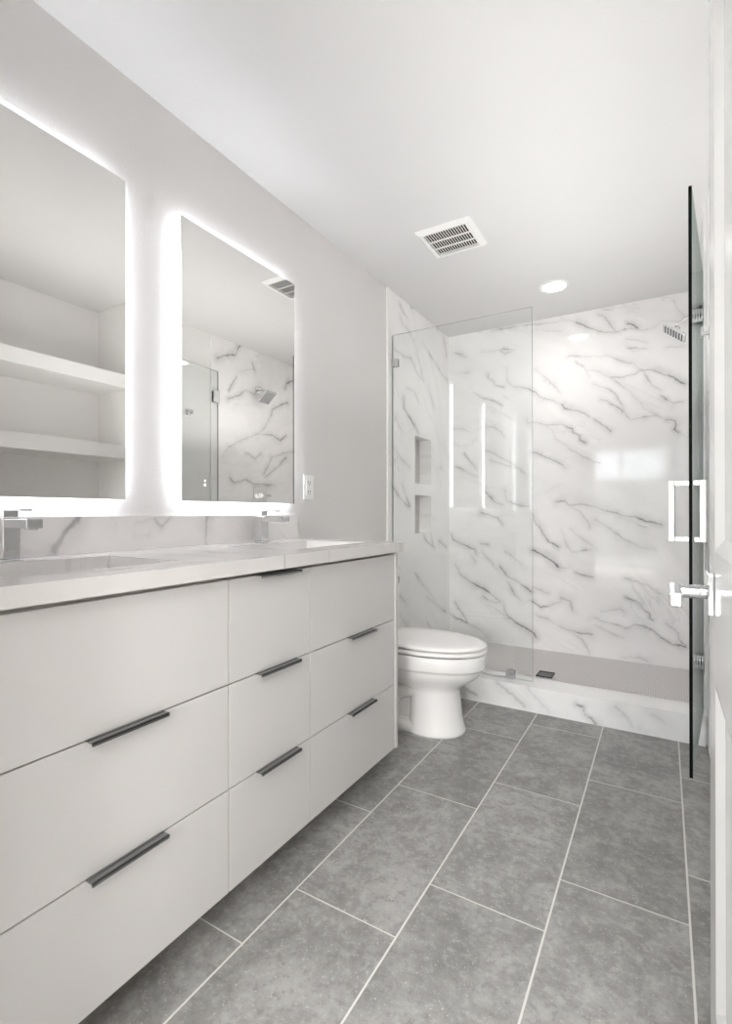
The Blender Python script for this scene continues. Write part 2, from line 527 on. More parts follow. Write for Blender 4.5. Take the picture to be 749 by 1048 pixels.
D, MD, FT = 1.15, .76, .46
back_veins = V_(1, YB, (0, 2), 455, 300, 4.05, [
    (D, 4, [(180, 335), (180, 350), (205, 370), (205, 380), (245, 392)]),
    (FT, 8, [(258, 310), (262, 365), (285, 385)]), (MD, 6, [(285, 385), (345, 395), (375, 410), (390, 430), (445, 445), (490, 462)]),
    (D, 6, [(485, 462), (500, 480), (560, 490), (600, 512)]), (MD, 5, [(600, 512), (650, 545), (690, 570)]),
    (MD, 6, [(335, 520), (345, 540), (365, 535), (420, 545), (490, 545)]), (D, 5, [(490, 545), (530, 560), (535, 575), (560, 590), (562, 608), (582, 618)]),
    (FT, 8, [(420, 550), (450, 575), (460, 600), (500, 630), (545, 660), (600, 690), (640, 705)]),
    (MD, 6, [(365, 660), (430, 680), (480, 705), (500, 725)]),
    (FT, 6, [(480, 105), (545, 120)]), (D, 6, [(545, 120), (590, 140), (640, 158), (690, 165), (720, 158)]), (MD, 6, [(720, 158), (749, 148)]),
    (D, 6, [(640, 90), (660, 95), (680, 120), (705, 155)]),
    (MD, 5, [(195, 155), (230, 150), (290, 138), (350, 130)]), (FT, 8, [(350, 130), (400, 130), (470, 120)]), (FT, 8, [(375, 150), (430, 158), (480, 155)]),
    (FT, 7, [(150, 245), (230, 235), (290, 235), (250, 252), (230, 235)]), (MD, 4, [(240, 230), (285, 236)]),
    (MD, 5, [(45, 245), (70, 255), (90, 268)]), (FT, 7, [(60, 330), (100, 330)]),
    (MD, 5, [(130, 420), (160, 435), (210, 448), (240, 465)]),
    (FT, 7, [(30, 565), (70, 560), (100, 575)]), (MD, 5, [(150, 555), (200, 555), (235, 575), (250, 600)]),
    (MD, 5, [(80, 665), (110, 700), (130, 729)]), (MD, 6, [(165, 650), (200, 660), (250, 690), (300, 720)]),
    (FT, 6, [(380, 320), (430, 360), (480, 410)]),
]) + V_(1, YB, (0, 2), 570, 300, 5.35, [
    (FT, 7, [(0, 155), (60, 150), (130, 160)]), (D, 5, [(385, 165), (410, 172), (440, 190)]),
    (FT, 6, [(330, 215), (380, 190), (400, 190), (470, 205), (520, 195), (570, 155), (640, 155), (700, 155)]),
    (FT, 8, [(60, 345), (200, 345), (290, 345), (340, 370), (420, 385), (450, 420)]),
    (D, 5, [(450, 425), (520, 420), (580, 440), (640, 465), (700, 495)]), (MD, 9, [(455, 418), (480, 430)]),
    (MD, 7, [(470, 430), (490, 460), (520, 500), (565, 535)]), (MD, 5, [(455, 425), (420, 445), (350, 462), (290, 460)]), (FT, 7, [(290, 460), (220, 425), (170, 420)]),
    (FT, 6, [(290, 465), (340, 490), (410, 555), (470, 620), (540, 665)]),
    (MD, 5, [(200, 495), (270, 520), (320, 550), (350, 600)]), (FT, 6, [(350, 600), (370, 650), (400, 695), (440, 685), (480, 675), (540, 670), (600, 690)]), (D, 5, [(600, 690), (640, 700), (650, 720), (640, 745), (665, 760)]),
    (D, 4, [(470, 676), (490, 676)]),
    (MD, 6, [(235, 585), (270, 590), (340, 630), (360, 650)]), (D, 4, [(565, 560), (600, 580)]), (FT, 6, [(600, 580), (640, 600), (690, 595)]),
    (FT, 8, [(100, 375), (150, 410), (180, 460)]), (MD, 5, [(390, 300), (440, 300), (490, 304)]), (FT, 6, [(380, 250), (490, 268)]), (FT, 5, [(600, 295), (690, 290)]),
    (MD, 4, [(250, 92), (300, 88)]), (FT, 7, [(640, 40), (660, 85), (700, 130)]),
]) + V_(1, YB, (0, 2), 570, 480, 4.99, [
    (MD, 8, [(0, 165), (40, 165), (60, 185), (130, 180), (180, 190), (250, 210), (300, 225)]), (D, 7, [(300, 225), (340, 240), (400, 245), (450, 262), (530, 280)]), (FT, 9, [(310, 245), (400, 275), (450, 300)]),
    (FT, 7, [(60, 190), (120, 220), (160, 280), (165, 300)]), (FT, 6, [(200, 255), (300, 330)]), (MD, 6, [(300, 330), (370, 375)]), (FT, 6, [(370, 375), (430, 400), (500, 410)]),
    (FT, 6, [(70, 305), (120, 350), (200, 410)]), (FT, 6, [(20, 310), (50, 390), (80, 425), (140, 415), (190, 415)]), (D, 4, [(128, 418), (150, 414)]),
    (FT, 7, [(60, 500), (110, 535), (190, 560)]), (MD, 6, [(350, 560), (400, 575), (460, 595), (530, 640)]),
    (D, 4, [(355, 655), (400, 675), (430, 695), (435, 710), (470, 740), (475, 765), (490, 770)]),
    (MD, 8, [(190, 760), (240, 780), (300, 795), (350, 815), (400, 795), (440, 800), (480, 820)]), (D, 5, [(480, 820), (530, 860), (590, 895), (655, 908)]), (MD, 7, [(560, 790), (600, 815), (640, 890), (655, 905)]),
    (MD, 8, [(10, 800), (50, 820), (110, 835), (180, 845)]), (FT, 7, [(60, 830), (130, 870), (165, 940)]),
    (FT, 8, [(200, 800), (280, 840), (345, 865)]), (FT, 7, [(220, 730), (320, 715), (345, 730)]), (FT, 6, [(340, 965), (420, 960), (470, 985)]),
]) + V_(1, YB, (0, 2), 455, 470, 4.05, [
    (MD, 5, [(45, 28), (90, 50), (130, 70)]), (D, 5, [(160, 120), (180, 150), (210, 180), (240, 188)]),
    (D, 6, [(150, 220), (180, 230), (220, 245), (240, 270)]), (MD, 9, [(28, 310), (40, 335)]), (D, 6, [(40, 335), (80, 355), (125, 375), (130, 390)]), (FT, 8, [(110, 400), (130, 425)]),
    (MD, 9, [(45, 435), (65, 475)]), (D, 7, [(65, 475), (100, 505), (160, 535), (200, 565), (235, 590)]), (MD, 7, [(160, 570), (210, 595), (235, 590)]),
    (MD, 5, [(40, 590), (70, 635), (95, 675)]), (D, 5, [(10, 635), (50, 660), (95, 678)]), (FT, 7, [(95, 678), (150, 710), (180, 740)]),
    (MD, 9, [(230, 445), (255, 480)]), (D, 6, [(255, 480), (300, 505), (358, 550)]), (MD, 6, [(262, 510), (290, 560), (315, 590)]),
    (MD, 6, [(245, 600), (245, 625), (270, 660)]), (D, 7, [(270, 660), (320, 690), (370, 720), (380, 740)]),
    (MD, 8, [(365, 225), (370, 255), (400, 295)]), (D, 5, [(400, 295), (405, 310), (430, 340), (470, 362)]),
    (D, 8, [(365, 375), (410, 400), (450, 425), (470, 445)]), (FT, 7, [(470, 445), (520, 455)]), (MD, 5, [(535, 470), (570, 480), (620, 490)]),
    (D, 5, [(365, 590), (400, 612), (430, 610)]), (FT, 7, [(430, 610), (480, 590)]), (FT, 10, [(480, 575), (520, 590), (530, 625)]),
    (FT, 6, [(250, 380), (290, 410), (320, 438)]), (FT, 6, [(150, 380), (220, 460)]), (FT, 7, [(370, 640), (430, 665), (470, 690)]),
    (MD, 5, [(150, 350), (185, 355)]), (MD, 6, [(250, 130), (260, 175), (300, 190), (350, 195)]), (MD, 6, [(190, 5), (250, 25), (310, 40), (330, 60)]),
    (FT, 7, [(180, 600), (250, 650)]), (FT, 6, [(370, 530), (430, 560)]),
])
XT = .008          # tiled side walls stand this far proud of the paint
side_veins = V_(0, XT, (1, 2), 395, 290, 6.55, [
    (MD, 5, [(90, 135), (120, 200), (150, 240)]), (FT, 7, [(100, 240), (120, 290)]), (FT, 7, [(130, 290), (170, 350), (200, 430)]),
    (D, 5, [(215, 505), (230, 560), (245, 630), (255, 660)]), (MD, 6, [(170, 500), (200, 590), (245, 650)]),
    (MD, 6, [(250, 400), (290, 470), (340, 550), (380, 620), (410, 645)]), (D, 6, [(115, 760), (120, 830), (150, 890), (190, 950), (215, 1000)]),
    (FT, 7, [(140, 700), (190, 720), (215, 790)]), (MD, 8, [(385, 340), (395, 420), (405, 480)]), (FT, 7, [(60, 440), (120, 490), (170, 500)]), (FT, 7, [(280, 700), (320, 830)]),
    (FT, 7, [(60, 900), (110, 1000)]), (MD, 6, [(165, 150), (178, 165)]), (FT, 7, [(200, 440), (215, 505)]), (MD, 6, [(340, 300), (390, 335)]),
]) + V_(0, XT, (1, 2), 395, 440, 4.99, [
    (MD, 6, [(35, 285), (60, 330), (90, 370), (120, 390)]), (MD, 6, [(80, 275), (100, 330), (120, 385)]), (FT, 8, [(40, 90), (80, 150), (120, 190)]),
    (MD, 5, [(190, 535), (210, 570), (245, 600)]), (MD, 5, [(220, 500), (240, 590)]), (MD, 5, [(270, 565), (310, 600)]),
    (D, 5, [(150, 735), (165, 755)]), (FT, 6, [(165, 755), (190, 790), (250, 870)]), (MD, 6, [(210, 850), (265, 900), (310, 935)]), (FT, 7, [(70, 940), (110, 1010)]), (MD, 5, [(210, 980), (230, 1015)]),
    (FT, 8, [(70, 850), (100, 880)]), (FT, 7, [(265, 190), (285, 195)]),
])
XTR = XR - .008
right_veins = V_(0, -XTR, (1, 2), 180, 340, 5.76, [
    (D, 9, [(205, 165), (240, 145), (310, 145), (330, 95), (350, 75)]), (D, 5, [(315, 270), (270, 350)]), (MD, 7, [(265, 400), (330, 380), (370, 350), (440, 380)]), (FT, 8, [(330, 245), (400, 225), (430, 230)]),
    (MD, 9, [(410, 190), (430, 235)]), (D, 7, [(520, 500), (530, 460), (570, 440), (620, 420)]), (D, 8, [(605, 340), (610, 310), (640, 295), (685, 282)]),
    (MD, 8, [(270, 680), (330, 650), (390, 625), (440, 605), (530, 610), (575, 640)]), (D, 5, [(575, 640), (615, 610)]), (FT, 8, [(520, 500), (480, 570), (440, 605)]),
    (MD, 6, [(370, 715), (430, 745), (460, 720)]), (D, 6, [(480, 840), (525, 745)]), (MD, 6, [(525, 745), (600, 715), (680, 705)]), (D, 6, [(490, 855), (570, 790), (610, 740)]),
    (MD, 9, [(275, 860), (300, 890), (370, 870), (420, 895), (550, 905)]), (FT, 8, [(440, 150), (480, 120), (520, 140)]), (FT, 8, [(230, 740), (260, 690)]),
])

slab('wall_back', uniq(-.02, XR + .02, .004), uniq(0, H, .004), lambda u, v: (u, np.full_like(u, YB), v), M['marble_back'], back_veins, 11,
     extra=lambda t: box(t, -.12, XR + .12, YB + .002, YB + .12, -.05, H))
NY0, NY1 = 3.073, 3.345
NZ = [(.895, 1.157), (1.24, 1.562)]
ND = .09
holes = [(NY0, NY1, z0, z1) for z0, z1 in NZ]
slab('wall_shower_left', uniq(2.69, YB, .004, (NY0, NY1)), uniq(0, H, .005, [z for p in NZ for z in p]), lambda u, v: (np.full_like(u, XT), u, v),
     M['marble_left'], side_veins, 23, holes, extra=lambda t: box(t, -.2, -ND - .02, 2.69, YB + .1, 0, H))
slab('wall_shower_right', uniq(2.69, YB, .005), uniq(0, H, .005), lambda u, v: (np.full_like(u, XTR), u, v),
     M['marble_right'], right_veins, 37, extra=lambda t: box(t, XTR + .002, XR + .12, 2.69, YB + .1, 0, H))
# metal-edged ends of the side tile
b = B(); box(b, 0, XT + .003, 2.682, 2.693, 0, H, .001); struct('trim_2', b, M['white_trim'])
b = B(); box(b, XTR - .003, XR, 2.682, 2.693, 0, H, .001); struct('trim_3', b, M['white_trim'])

# niches: marble sides, mosaic back
b = B()
for z0, z1 in NZ:
    x0, x1 = XT - ND, XT
    def quad(p, mi):
        f = b.faces.new([b.verts.new(q) for q in p]); f.material_index = mi
    quad([(x0, NY0, z0), (x0, NY1, z0), (x0, NY1, z1), (x0, NY0, z1)], 1)
    quad([(x0, NY0, z0), (x1, NY0, z0), (x1, NY0, z1), (x0, NY0, z1)], 0)
    quad([(x0, NY1, z0), (x1, NY1, z0), (x1, NY1, z1), (x0, NY1, z1)], 0)
    quad([(x0, NY0, z0), (x1, NY0, z0), (x1, NY1, z0), (x0, NY1, z0)], 0)
    quad([(x0, NY0, z1), (x1, NY0, z1), (x1, NY1, z1), (x0, NY1, z1)], 0)
struct('wall_niche', b, [M['marble_left'], M['penny_wall']])

# curb of the shower
curb_veins = V_(1, YC, (0, 2), 590, 700, 5.76, [
    (D, 5, [(0, 115), (40, 140), (50, 175), (80, 200), (110, 235)]), (FT, 9, [(230, 130), (300, 200), (330, 260)]), (FT, 9, [(440, 180), (520, 230)]),
]) + V_(1, YC, (0, 2), 470, 660, 7.49, [(FT, 9, [(290, 290), (400, 380), (500, 470)]), (FT, 8, [(520, 330), (640, 460), (690, 520)]), (MD, 14, [(10, 310), (80, 350), (130, 380)])])
CZ = .13
def curb_place(u, v):
    # v runs up the face, over the top and down the inside
    y = np.where(v < CZ, YC, np.where(v < CZ + .16, YC + (v - CZ), YC + .16)); z = np.where(v < CZ, v, np.where(v < CZ + .16, CZ, CZ - (v - CZ - .16)))
    return (u, y, z)
cv = np.concatenate([np.linspace(0, CZ, 22), np.linspace(CZ, CZ + .16, 27)[1:], np.linspace(CZ + .16, CZ + .16 + CZ, 12)[1:]])
cb_ = slab('shower_curb', uniq(XT, XTR, .006), cv, curb_place, M['marble_curb'], curb_veins, 5, kind=None)
tag(cb_, 'low white marble curb step under the shower glass', 'curb')

# ------------------------------------------------------------------ bedroom seen only as a reflection in the polished tile
b = B(); box(b, -2.6, 3.4, -3.3, YF0, -.1, 0); struct('floor_bedroom', b, M['carpet'])
b = B(); box(b, -2.6, 3.4, -3.3, YF0, 2.6, 2.7); struct('ceiling_bedroom', b, M['ceiling'])
b = B(); box(b, -2.7, -2.6, -3.3, YF0, 0, 2.6); box(b, 3.4, 3.5, -3.3, YF0, 0, 2.6)
struct('wall_bedroom', b, M['wall'])
b = B(); box(b, -2.7, -.12, YF0, YF0 + .1, 0, 2.6); box(b, XR + .12, 3.5, YF0, YF0 + .1, 0, 2.6); box(b, -.12, XR + .12, YF0, YF0 + .06, H, 2.6)
struct('wall_bedroom_door_side', b, M['wall'])
SX0, SX1, SZ = -.6, 1.5, 2.28
b = B(); box(b, -2.7, SX0, -3.3, -3.2, 0, 2.6); box(b, SX1, 3.5, -3.3, -3.2, 0, 2.6); box(b, SX0, SX1, -3.3, -3.2, SZ, 2.6)
struct('wall_bedroom_window_side', b, M['wall'])
b = B()
for x in (SX0 + .03, .78, SX1 - .03): box(b, x - .03, x + .03, -3.27, -3.22, 0, SZ)
for z in (.04, SZ - .04, 1.56): box(b, SX0, SX1, -3.265, -3.225, z - .04, z + .04)
wf = struct('window_1', b, M['white_trim'])
b = B(); box(b, SX0, SX1, -3.248, -3.243, 0.02, SZ); obj('pane', b, M['window_glass'], wf)
b = B(); box(b, -6, 6, -9, -3.3, -.12, -.02); struct('floor_patio', b, M['patio'])
b = B(); box(b, -6, 6, -7.2, -7.0, -.02, 1.9); struct('wall_sky_screen', b, M['stucco'])  # added screen, out of view: hides the low sky from the tile reflection

# ------------------------------------------------------------------ the entry door, open against the right side
DXF = 1.528        # face towards the room
dr = thing('door_1', (DXF, YF1, 0), None, None); dr['kind'] = 'structure'
b = B()
dy0, dy1 = YF1 + .012, 1.05
st, TH = .105, .036
z_ = [.012, .255, .765, .975, 1.90, 2.04]
def leaf(b):
    x0, x1 = DXF, DXF + TH
    box(b, x0, x1, dy0, dy0 + st, z_[0], z_[5], .0015); box(b, x0, x1, dy1 - st, dy1, z_[0], z_[5], .0015)
    for a, c in ((z_[0], z_[1]), (z_[2], z_[3]), (z_[4], z_[5])): box(b, x0, x1, dy0 + st, dy1 - st, a, c, .0015)
    for a, c in ((z_[1], z_[2]), (z_[3], z_[4])):
        # recessed panel with sloping mould
        ya, yb = dy0 + st, dy1 - st
        for xs, xd in ((x0, 1), (x1, -1)):
            o_ = [(xs, ya, a), (xs, yb, a), (xs, yb, c), (xs, ya, c)]
            i_ = [(xs + xd * .011, ya + .02, a + .02), (xs + xd * .011, yb - .02, a + .02), (xs + xd * .011, yb - .02, c - .02), (xs + xd * .011, ya + .02, c - .02)]
            ov = [b.verts.new(p) for p in o_]; iv = [b.verts.new(p) for p in i_]
            for k in range(4): b.faces.new((ov[k], ov[(k + 1) % 4], iv[(k + 1) % 4], iv[k]))
            b.faces.new(iv)
leaf(b)
obj('leaf', b, M['door_paint'], dr)
LY, LZ = .985, .905
b = B(); box(b, DXF - .009, DXF, LY - .033, LY + .033, LZ - .033, LZ + .033, .002)
rose = obj('rose', b, M['chrome'], dr)
b = B(); cyl(b, (DXF - .009, LY, LZ), (DXF - .055, LY, LZ), .0115, bev=.001)
box(b, DXF - .062, DXF - .044, LY - .115, LY + .012, LZ - .011, LZ + .011, .003)
obj('lever', b, M['chrome'], dr)
b = B(); box(b, DXF + .004, DXF + TH - .004, dy1 - .001, dy1 + .0015, LZ - .06, LZ + .06, .0005); obj('latch_plate', b, M['chrome'], dr)
for z in (.25, 1.03, 1.8):
    b = B(); cyl(b, (DXF - .004, YF1 + .006, z - .045), (DXF - .004, YF1 + .006, z + .045), .006); obj('hinge', b, M['chrome'], dr)

# ------------------------------------------------------------------ vanity
VX = .53; VY0, VY1 = .335, 1.797
ZB, Z1, Z2, ZT = .09, .347, .608, .870
CT0, CT1 = .881, .918      # countertop
S = [(.38, .82), (1.275, 1.71)]    # basins
SXA, SXB = .135, .435
va = thing('vanity_cabinet', (0.004, VY0, 0), 'long white flat-front double vanity cabinet with dark pulls under the countertop', 'cabinet')
b = B()
box(b, .004, VX - .022, VY0 + .02, VY1 - .02, ZB + .012, ZB + .03)           # bottom
box(b, .004, .02, VY0 + .02, VY1 - .02, ZB + .012, ZT)                        # back
for y in (.88, 1.213): box(b, .02, VX - .022, y, y + .018, ZB + .03, ZT)
box(b, VX - .06, VX - .022, VY0 + .02, VY1 - .02, ZT - .02, CT0)              # front rail
obj('carcass', b, M['cabinet_inner'], va)
for y in (VY0, VY1 - .02):
    b = B(); box(b, .004, VX + .004, y, y + .02, ZB, CT0, .001); obj('side_panel', b, M['cabinet'], va)
b = B(); box(b, .02, .43, VY0 + .03, VY1 - .03, 0.0, ZB + .012); obj('toe_kick', b, M['cabinet_inner'], va)
colsY = [(VY0 + .021, .889), (.889, 1.222), (1.222, VY1 - .021)]
rowsZ = [(ZB, Z1), (Z1, Z2), (Z2, ZT)]
g = .0016
def pull(yc, zt, parent):
    b = B(); L = .084
    # edge pull: thin plate lying on the drawer's top edge, with a ribbed lip turned down in front
    box(b, VX - .018, VX + .021, yc - L, yc + L, zt - .0012, zt + .0012)
    box(b, VX + .017, VX + .021, yc - L, yc + L, zt - .006, zt + .0012, .0006)
    box(b, VX - .002, VX + .004, yc - L, yc + L, zt + .001, zt + .0024, .0004)
    obj('pull', b, M['gunmetal'], parent)
for ci, (y0, y1) in enumerate(colsY):
    for ri, (z0, z1) in enumerate(rowsZ):
        b = B(); box(b, VX - .02, VX, y0 + g, y1 - g, z0 + g, z1 - g, .0008)
        false = (ri == 2 and ci != 1)
        d = obj('front_panel' if false else 'drawer', b, M['cabinet'], va)
        if not false:
            yc = [.616, 1.071, 1.516][ci]
            pull(yc, z1 - .001, d)

# countertop with two cut-outs: a grid slab carrying veins
cus = uniq(.32, 1.808, .006, [y for p in S for y in p]); cvs = uniq(.002, .557, .006, (SXA, SXB))
top_veins = [
    (.5, 7, np.array([(1.0, .05), (1.07, .2), (1.05, .36), (1.10, .557)])), (.4, 6, np.array([(.84, .1), (.95, .3), (.93, .5)])),
    (.45, 6, np.array([(.35, .35), (.6, .48), (.8, .5), (1.0, .54)])), (.4, 8, np.array([(1.2, .5), (1.4, .46), (1.6, .52), (1.8, .5)])),
    (.4, 6, np.array([(1.12, .05), (1.2, .25), (1.25, .4), (1.4, .5)]))]
ct = slab('countertop', cus, cvs, lambda u, v: (v, u, np.full_like(u, CT1)), M['quartz'], top_veins, 41,
          holes=[(a, c, SXA, SXB) for a, c in S], kind=None,
          extra=lambda t: None)
# edges, underside and the cut-out walls of the same slab
me = ct.data; bm = bmesh.new(); bm.from_mesh(me)
def q4(*p): bm.faces.new([bm.verts.new(v) for v in p])
def wallq(xa, ya, xb, yb): q4((xa, ya, CT0), (xb, yb, CT0), (xb, yb, CT1), (xa, ya, CT1))
wallq(.557, .32, .557, 1.808); wallq(.002, 1.808, .557, 1.808); wallq(.002, .32, .557, .32); wallq(.002, .32, .002, 1.808)
for a, c in S:
    wallq(SXA, a, SXB, a); wallq(SXA, c, SXB, c); wallq(SXA, a, SXA, c); wallq(SXB, a, SXB, c)
ys = [.32, S[0][0], S[0][1], S[1][0], S[1][1], 1.808]
for i in range(5):
    if i in (1, 3):
        q4((.002, ys[i], CT0), (SXA, ys[i], CT0), (SXA, ys[i + 1], CT0), (.002, ys[i + 1], CT0)); q4((SXB, ys[i], CT0), (.557, ys[i], CT0), (.557, ys[i + 1], CT0), (SXB, ys[i + 1], CT0))
    else:
        q4((.002, ys[i], CT0), (.557, ys[i], CT0), (.557, ys[i + 1], CT0), (.002, ys[i + 1], CT0))
bm.to_mesh(me); bm.free(); me.update()
tag(ct, 'white veined quartz countertop with two sinks cut into it on the vanity', 'countertop')

# backsplash
sp_veins = [(.85, 11, np.array([(.735, .93), (.765, .98), (.80, 1.025)])), (.75, 7, np.array([(1.262, .92), (1.266, 1.03)])),
            (.5, 5, np.array([(1.05, 1.02), (1.075, .985), (1.11, 1.02)])), (.35, 6, np.array([(.98, 1.0), (1.03, 1.02), (1.09, 1.018)])), (.35, 6, np.array([(1.5, .93), (1.52, 1.02)])), (.35, 4, np.array([(.99, .965), (1.03, .962)]))]
bs = slab('backsplash', uniq(.32, 1.80, .005), uniq(CT1, 1.025, .005), lambda u, v: (np.full_like(u, .02), u, v), M['marble_splash'], sp_veins, 51, kind=None,
          extra=lambda t: box(t, .001, .0195, .32, 1.80, CT1, 1.025))
tag(bs, 'low marble backsplash strip along the wall behind both faucets', 'backsplash')

# undermount basins
def basin(yc, label):
    a, c = yc - .22, yc + .22
    t = thing('undermount_sink', (.285, yc, CT0 - .13), label, 'sink', 'undermount sinks')
    b = B(); n = 8
    def ring(x0, x1, y0, y1, r, z):
        pts = []
        for (cx, cyy, a0) in ((x1 - r, y1 - r, 0), (x0 + r, y1 - r, PI / 2), (x0 + r, y0 + r, PI), (x1 - r, y0 + r, 3 * PI / 2)):
            for k in range(n + 1):
                an = a0 + k * PI / 2 / n; pts.append((cx + r * math.cos(an), cyy + r * math.sin(an), z))
        return pts
    x0, x1 = SXA, SXB
    zs = CT0 - .0005
    rings = [ring(x0 - .02, x1 + .02, a - .02, c + .02, .02, zs - .008), ring(x0 - .02, x1 + .02, a - .02, c + .02, .02, zs), ring(x0 - .002, x1 + .002, a - .002, c + .002, .02, zs), ring(x0 + .004, x1 - .004, a + .004, c - .004, .025, zs - .01),
             ring(x0 + .010, x1 - .010, a + .010, c - .010, .035, zs - .10), ring(x0 + .03, x1 - .03, a + .03, c - .03, .04, zs - .118), ring(x0 + .12, x1 - .12, a + .18, c - .18, .02, zs - .122)]
    loft(b, rings, cap0=False, cap1=True)
    bo = obj('basin', b, M['porcelain'], t)
    b = B(); cyl(b, (.285, yc, zs - .121), (.285, yc, zs - .117), .022, bev=.001); cyl(b, (.285, yc, zs - .117), (.285, yc, zs - .113), .014)
    obj('drain', b, M['chrome'], t)
    return t
basin((S[0][0] + S[0][1]) / 2, 'white rectangular undermount sink nearer the camera, below the mirror with shelves in it')
basin((S[1][0] + S[1][1]) / 2, 'white rectangular undermount sink nearer the toilet, at the far end of the countertop')

# faucets
def faucet(yc, label):
    t = thing('faucet', (.075, yc, CT1), label, 'faucet', 'square chrome faucets')
    b = B(); box(b, .050, .102, yc - .026, yc + .026, CT1, CT1 + .006, .001); obj('base_plate', b, M['chrome'], t)
    b = B(); box(b, .056, .096, yc - .019, yc + .019, CT1 + .006, CT1 + .106, .0015); obj('body', b, M['chrome'], t)
    b = B(); box(b, .094, .205, yc - .018, yc + .018, CT1 + .082, CT1 + .104, .0015)
    box(b, .178, .198, yc - .011, yc + .011, CT1 + .078, CT1 + .083, .001)
    obj('spout', b, M['chrome'], t)
    b = B(); box(b, .060, .093, yc - .016, yc + .016, CT1 + .108, CT1 + .124, .001); box(b, .060, .165, yc - .013, yc + .013, CT1 + .123, CT1 + .1275, .0008)
    obj('handle', b, M['chrome'], t)
    return t
faucet(.598, 'square chrome faucet at the left edge, nearer the camera')
faucet(1.497, 'square chrome faucet at the far sink, below the mirror reflecting the shower')

# ------------------------------------------------------------------ backlit mirrors
def led_mirror(y0, label):
    y1 = y0 + .611; z0, z1 = 1.077, 2.06
    t = thing('backlit_mirror', (0, (y0 + y1) / 2, z0), label, 'mirror', 'backlit mirrors over the vanity')
    i = .016
    b = B(); box(b, .001, .028, y0 + i, y1 - i, z0 + i, z1 - i); obj('back_box', b, M['plastic'], t)
    b = B(); e = .006
    for (ya, yb, za, zb) in ((y0 + i - e, y0 + i, z0 + i, z1 - i), (y1 - i, y1 - i + e, z0 + i, z1 - i), (y0 + i, y1 - i, z0 + i - e, z0 + i), (y0 + i, y1 - i, z1 - i, z1 - i + e)):
        box(b, .006, .020, ya, yb, za, zb)
    obj('light_strip', b, M['led'], t)
    b = B(); box(b, .032, .0365, y0, y1, z0, z1); obj('mirror_glass_back', b, M['plastic'], t)
    b = B(); box(b, .0365, .039, y0, y1, z0, z1, .0006); gl = obj('mirror_glass', b, M['mirror'], t)
    b = B()
    for z in (1.137, 1.152):
        cyl(b, (.0388, y0 + .102, z), (.0394, y0 + .102, z), .0048 if z < 1.14 else .0035, n=20)
    obj('touch_button', b, M['touch'], gl)
    return t
led_mirror(.324, 'large backlit mirror cut by the left edge, reflecting wall shelves')
led_mirror(1.141, 'backlit mirror nearer the shower, reflecting the marble shower wall')

# outlet
t = thing('wall_outlet', (0, 1.9, 1.158), 'white two-socket wall outlet beside the far mirror above the countertop', 'outlet')
b = B(); box(b, 0, .005, 1.862, 1.938, 1.10, 1.216, .002); obj('cover_plate', b, M['plastic'], t)
b = B(); box(b, .004, .0072, 1.880, 1.920, 1.118, 1.198, .001); insert = obj('socket_insert', b, M['white_trim'], t)
for zc in (1.136, 1.180):
    b = B()
    for y in (1.892, 1.908): box(b, .0068, .0076, y - .0016, y + .0016, zc - .004, zc + .007)
    cyl(b, (.0068, 1.9, zc - .010), (.0076, 1.9, zc - .010), .003, n=12)
    obj('socket_slots', b, M['slot'], insert)

# ------------------------------------------------------------------ shower glass
t = thing('shower_glass_panel', (.43, YG, CZ), 'fixed clear glass shower panel standing on the marble curb at the left wall', 'glass panel')
def pane(b, x0, x1, y0, y1, z0, z1):
    box(b, x0, x1, y0, y1, z0, z1)
    b.faces.ensure_lookup_table()
GT = .010; GZ1 = 2.14
b = B(); pane(b, XT + .004, .856, YG - GT / 2, YG + GT / 2, CZ + .003, GZ1)
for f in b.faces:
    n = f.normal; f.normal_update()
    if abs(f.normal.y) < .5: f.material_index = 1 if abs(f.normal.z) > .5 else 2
gp = obj('glass', b, [M['glass'], M['glass_edge_light'], M['glass_edge_mid']], t)
for z in (1.965, .62):
    b = B(); box(b, XT, XT + .045, YG - .014, YG - GT / 2, z - .024, z + .024, .001); box(b, XT, XT + .045, YG + GT / 2, YG + .014, z - .024, z + .024, .001); obj('wall_clamp', b, M['chrome'], t)
b = B(); box(b, .715, .762, YG - .014, YG - GT / 2, CZ, CZ + .048, .001); box(b, .715, .762, YG + GT / 2, YG + .014, CZ, CZ + .048, .001); obj('floor_clamp', b, M['chrome'], t)

b = B(); box(b, XT + .004, .71, YG - .008, YG + .008, CZ, CZ + .006, .001); tag(obj('bottom_channel', b, M['chrome'], t), None)

# swinging door: local x runs from the hinge to the free edge
HX, HY = 1.610, YG
FE = Vector((1.537, 2.005))
ang = math.atan2(FE.y - HY, FE.x - HX); DL = (FE - Vector((HX, HY))).length
t = thing('shower_door', (HX, HY, CZ + .01), 'frameless clear glass shower door swung open, seen edge on at the right', 'shower door', rz=ang)
RM = WM[t.name]
def local(bm):
    bm.transform(RM)
    return bm
Z0, Z1L = .0, GZ1 - CZ - .01
b = B(); box(b, .0, DL, -GT / 2, GT / 2, Z0, Z1L)
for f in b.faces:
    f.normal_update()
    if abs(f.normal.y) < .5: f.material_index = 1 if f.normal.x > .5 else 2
obj('glass', local(b), [M['glass'], M['glass_edge'], M['glass_edge_light']], t)
for z in (.21, 1.80):
    b = B()
    for s in (-1, 1): box(b, -.004, .056, *sorted((s * GT / 2, s * .014)), z - .045, z + .045, .0012)
    cyl(b, (-.002, 0, z - .03), (-.002, 0, z + .03), .0085)
    h = obj('hinge', local(b), M['chrome'], t)
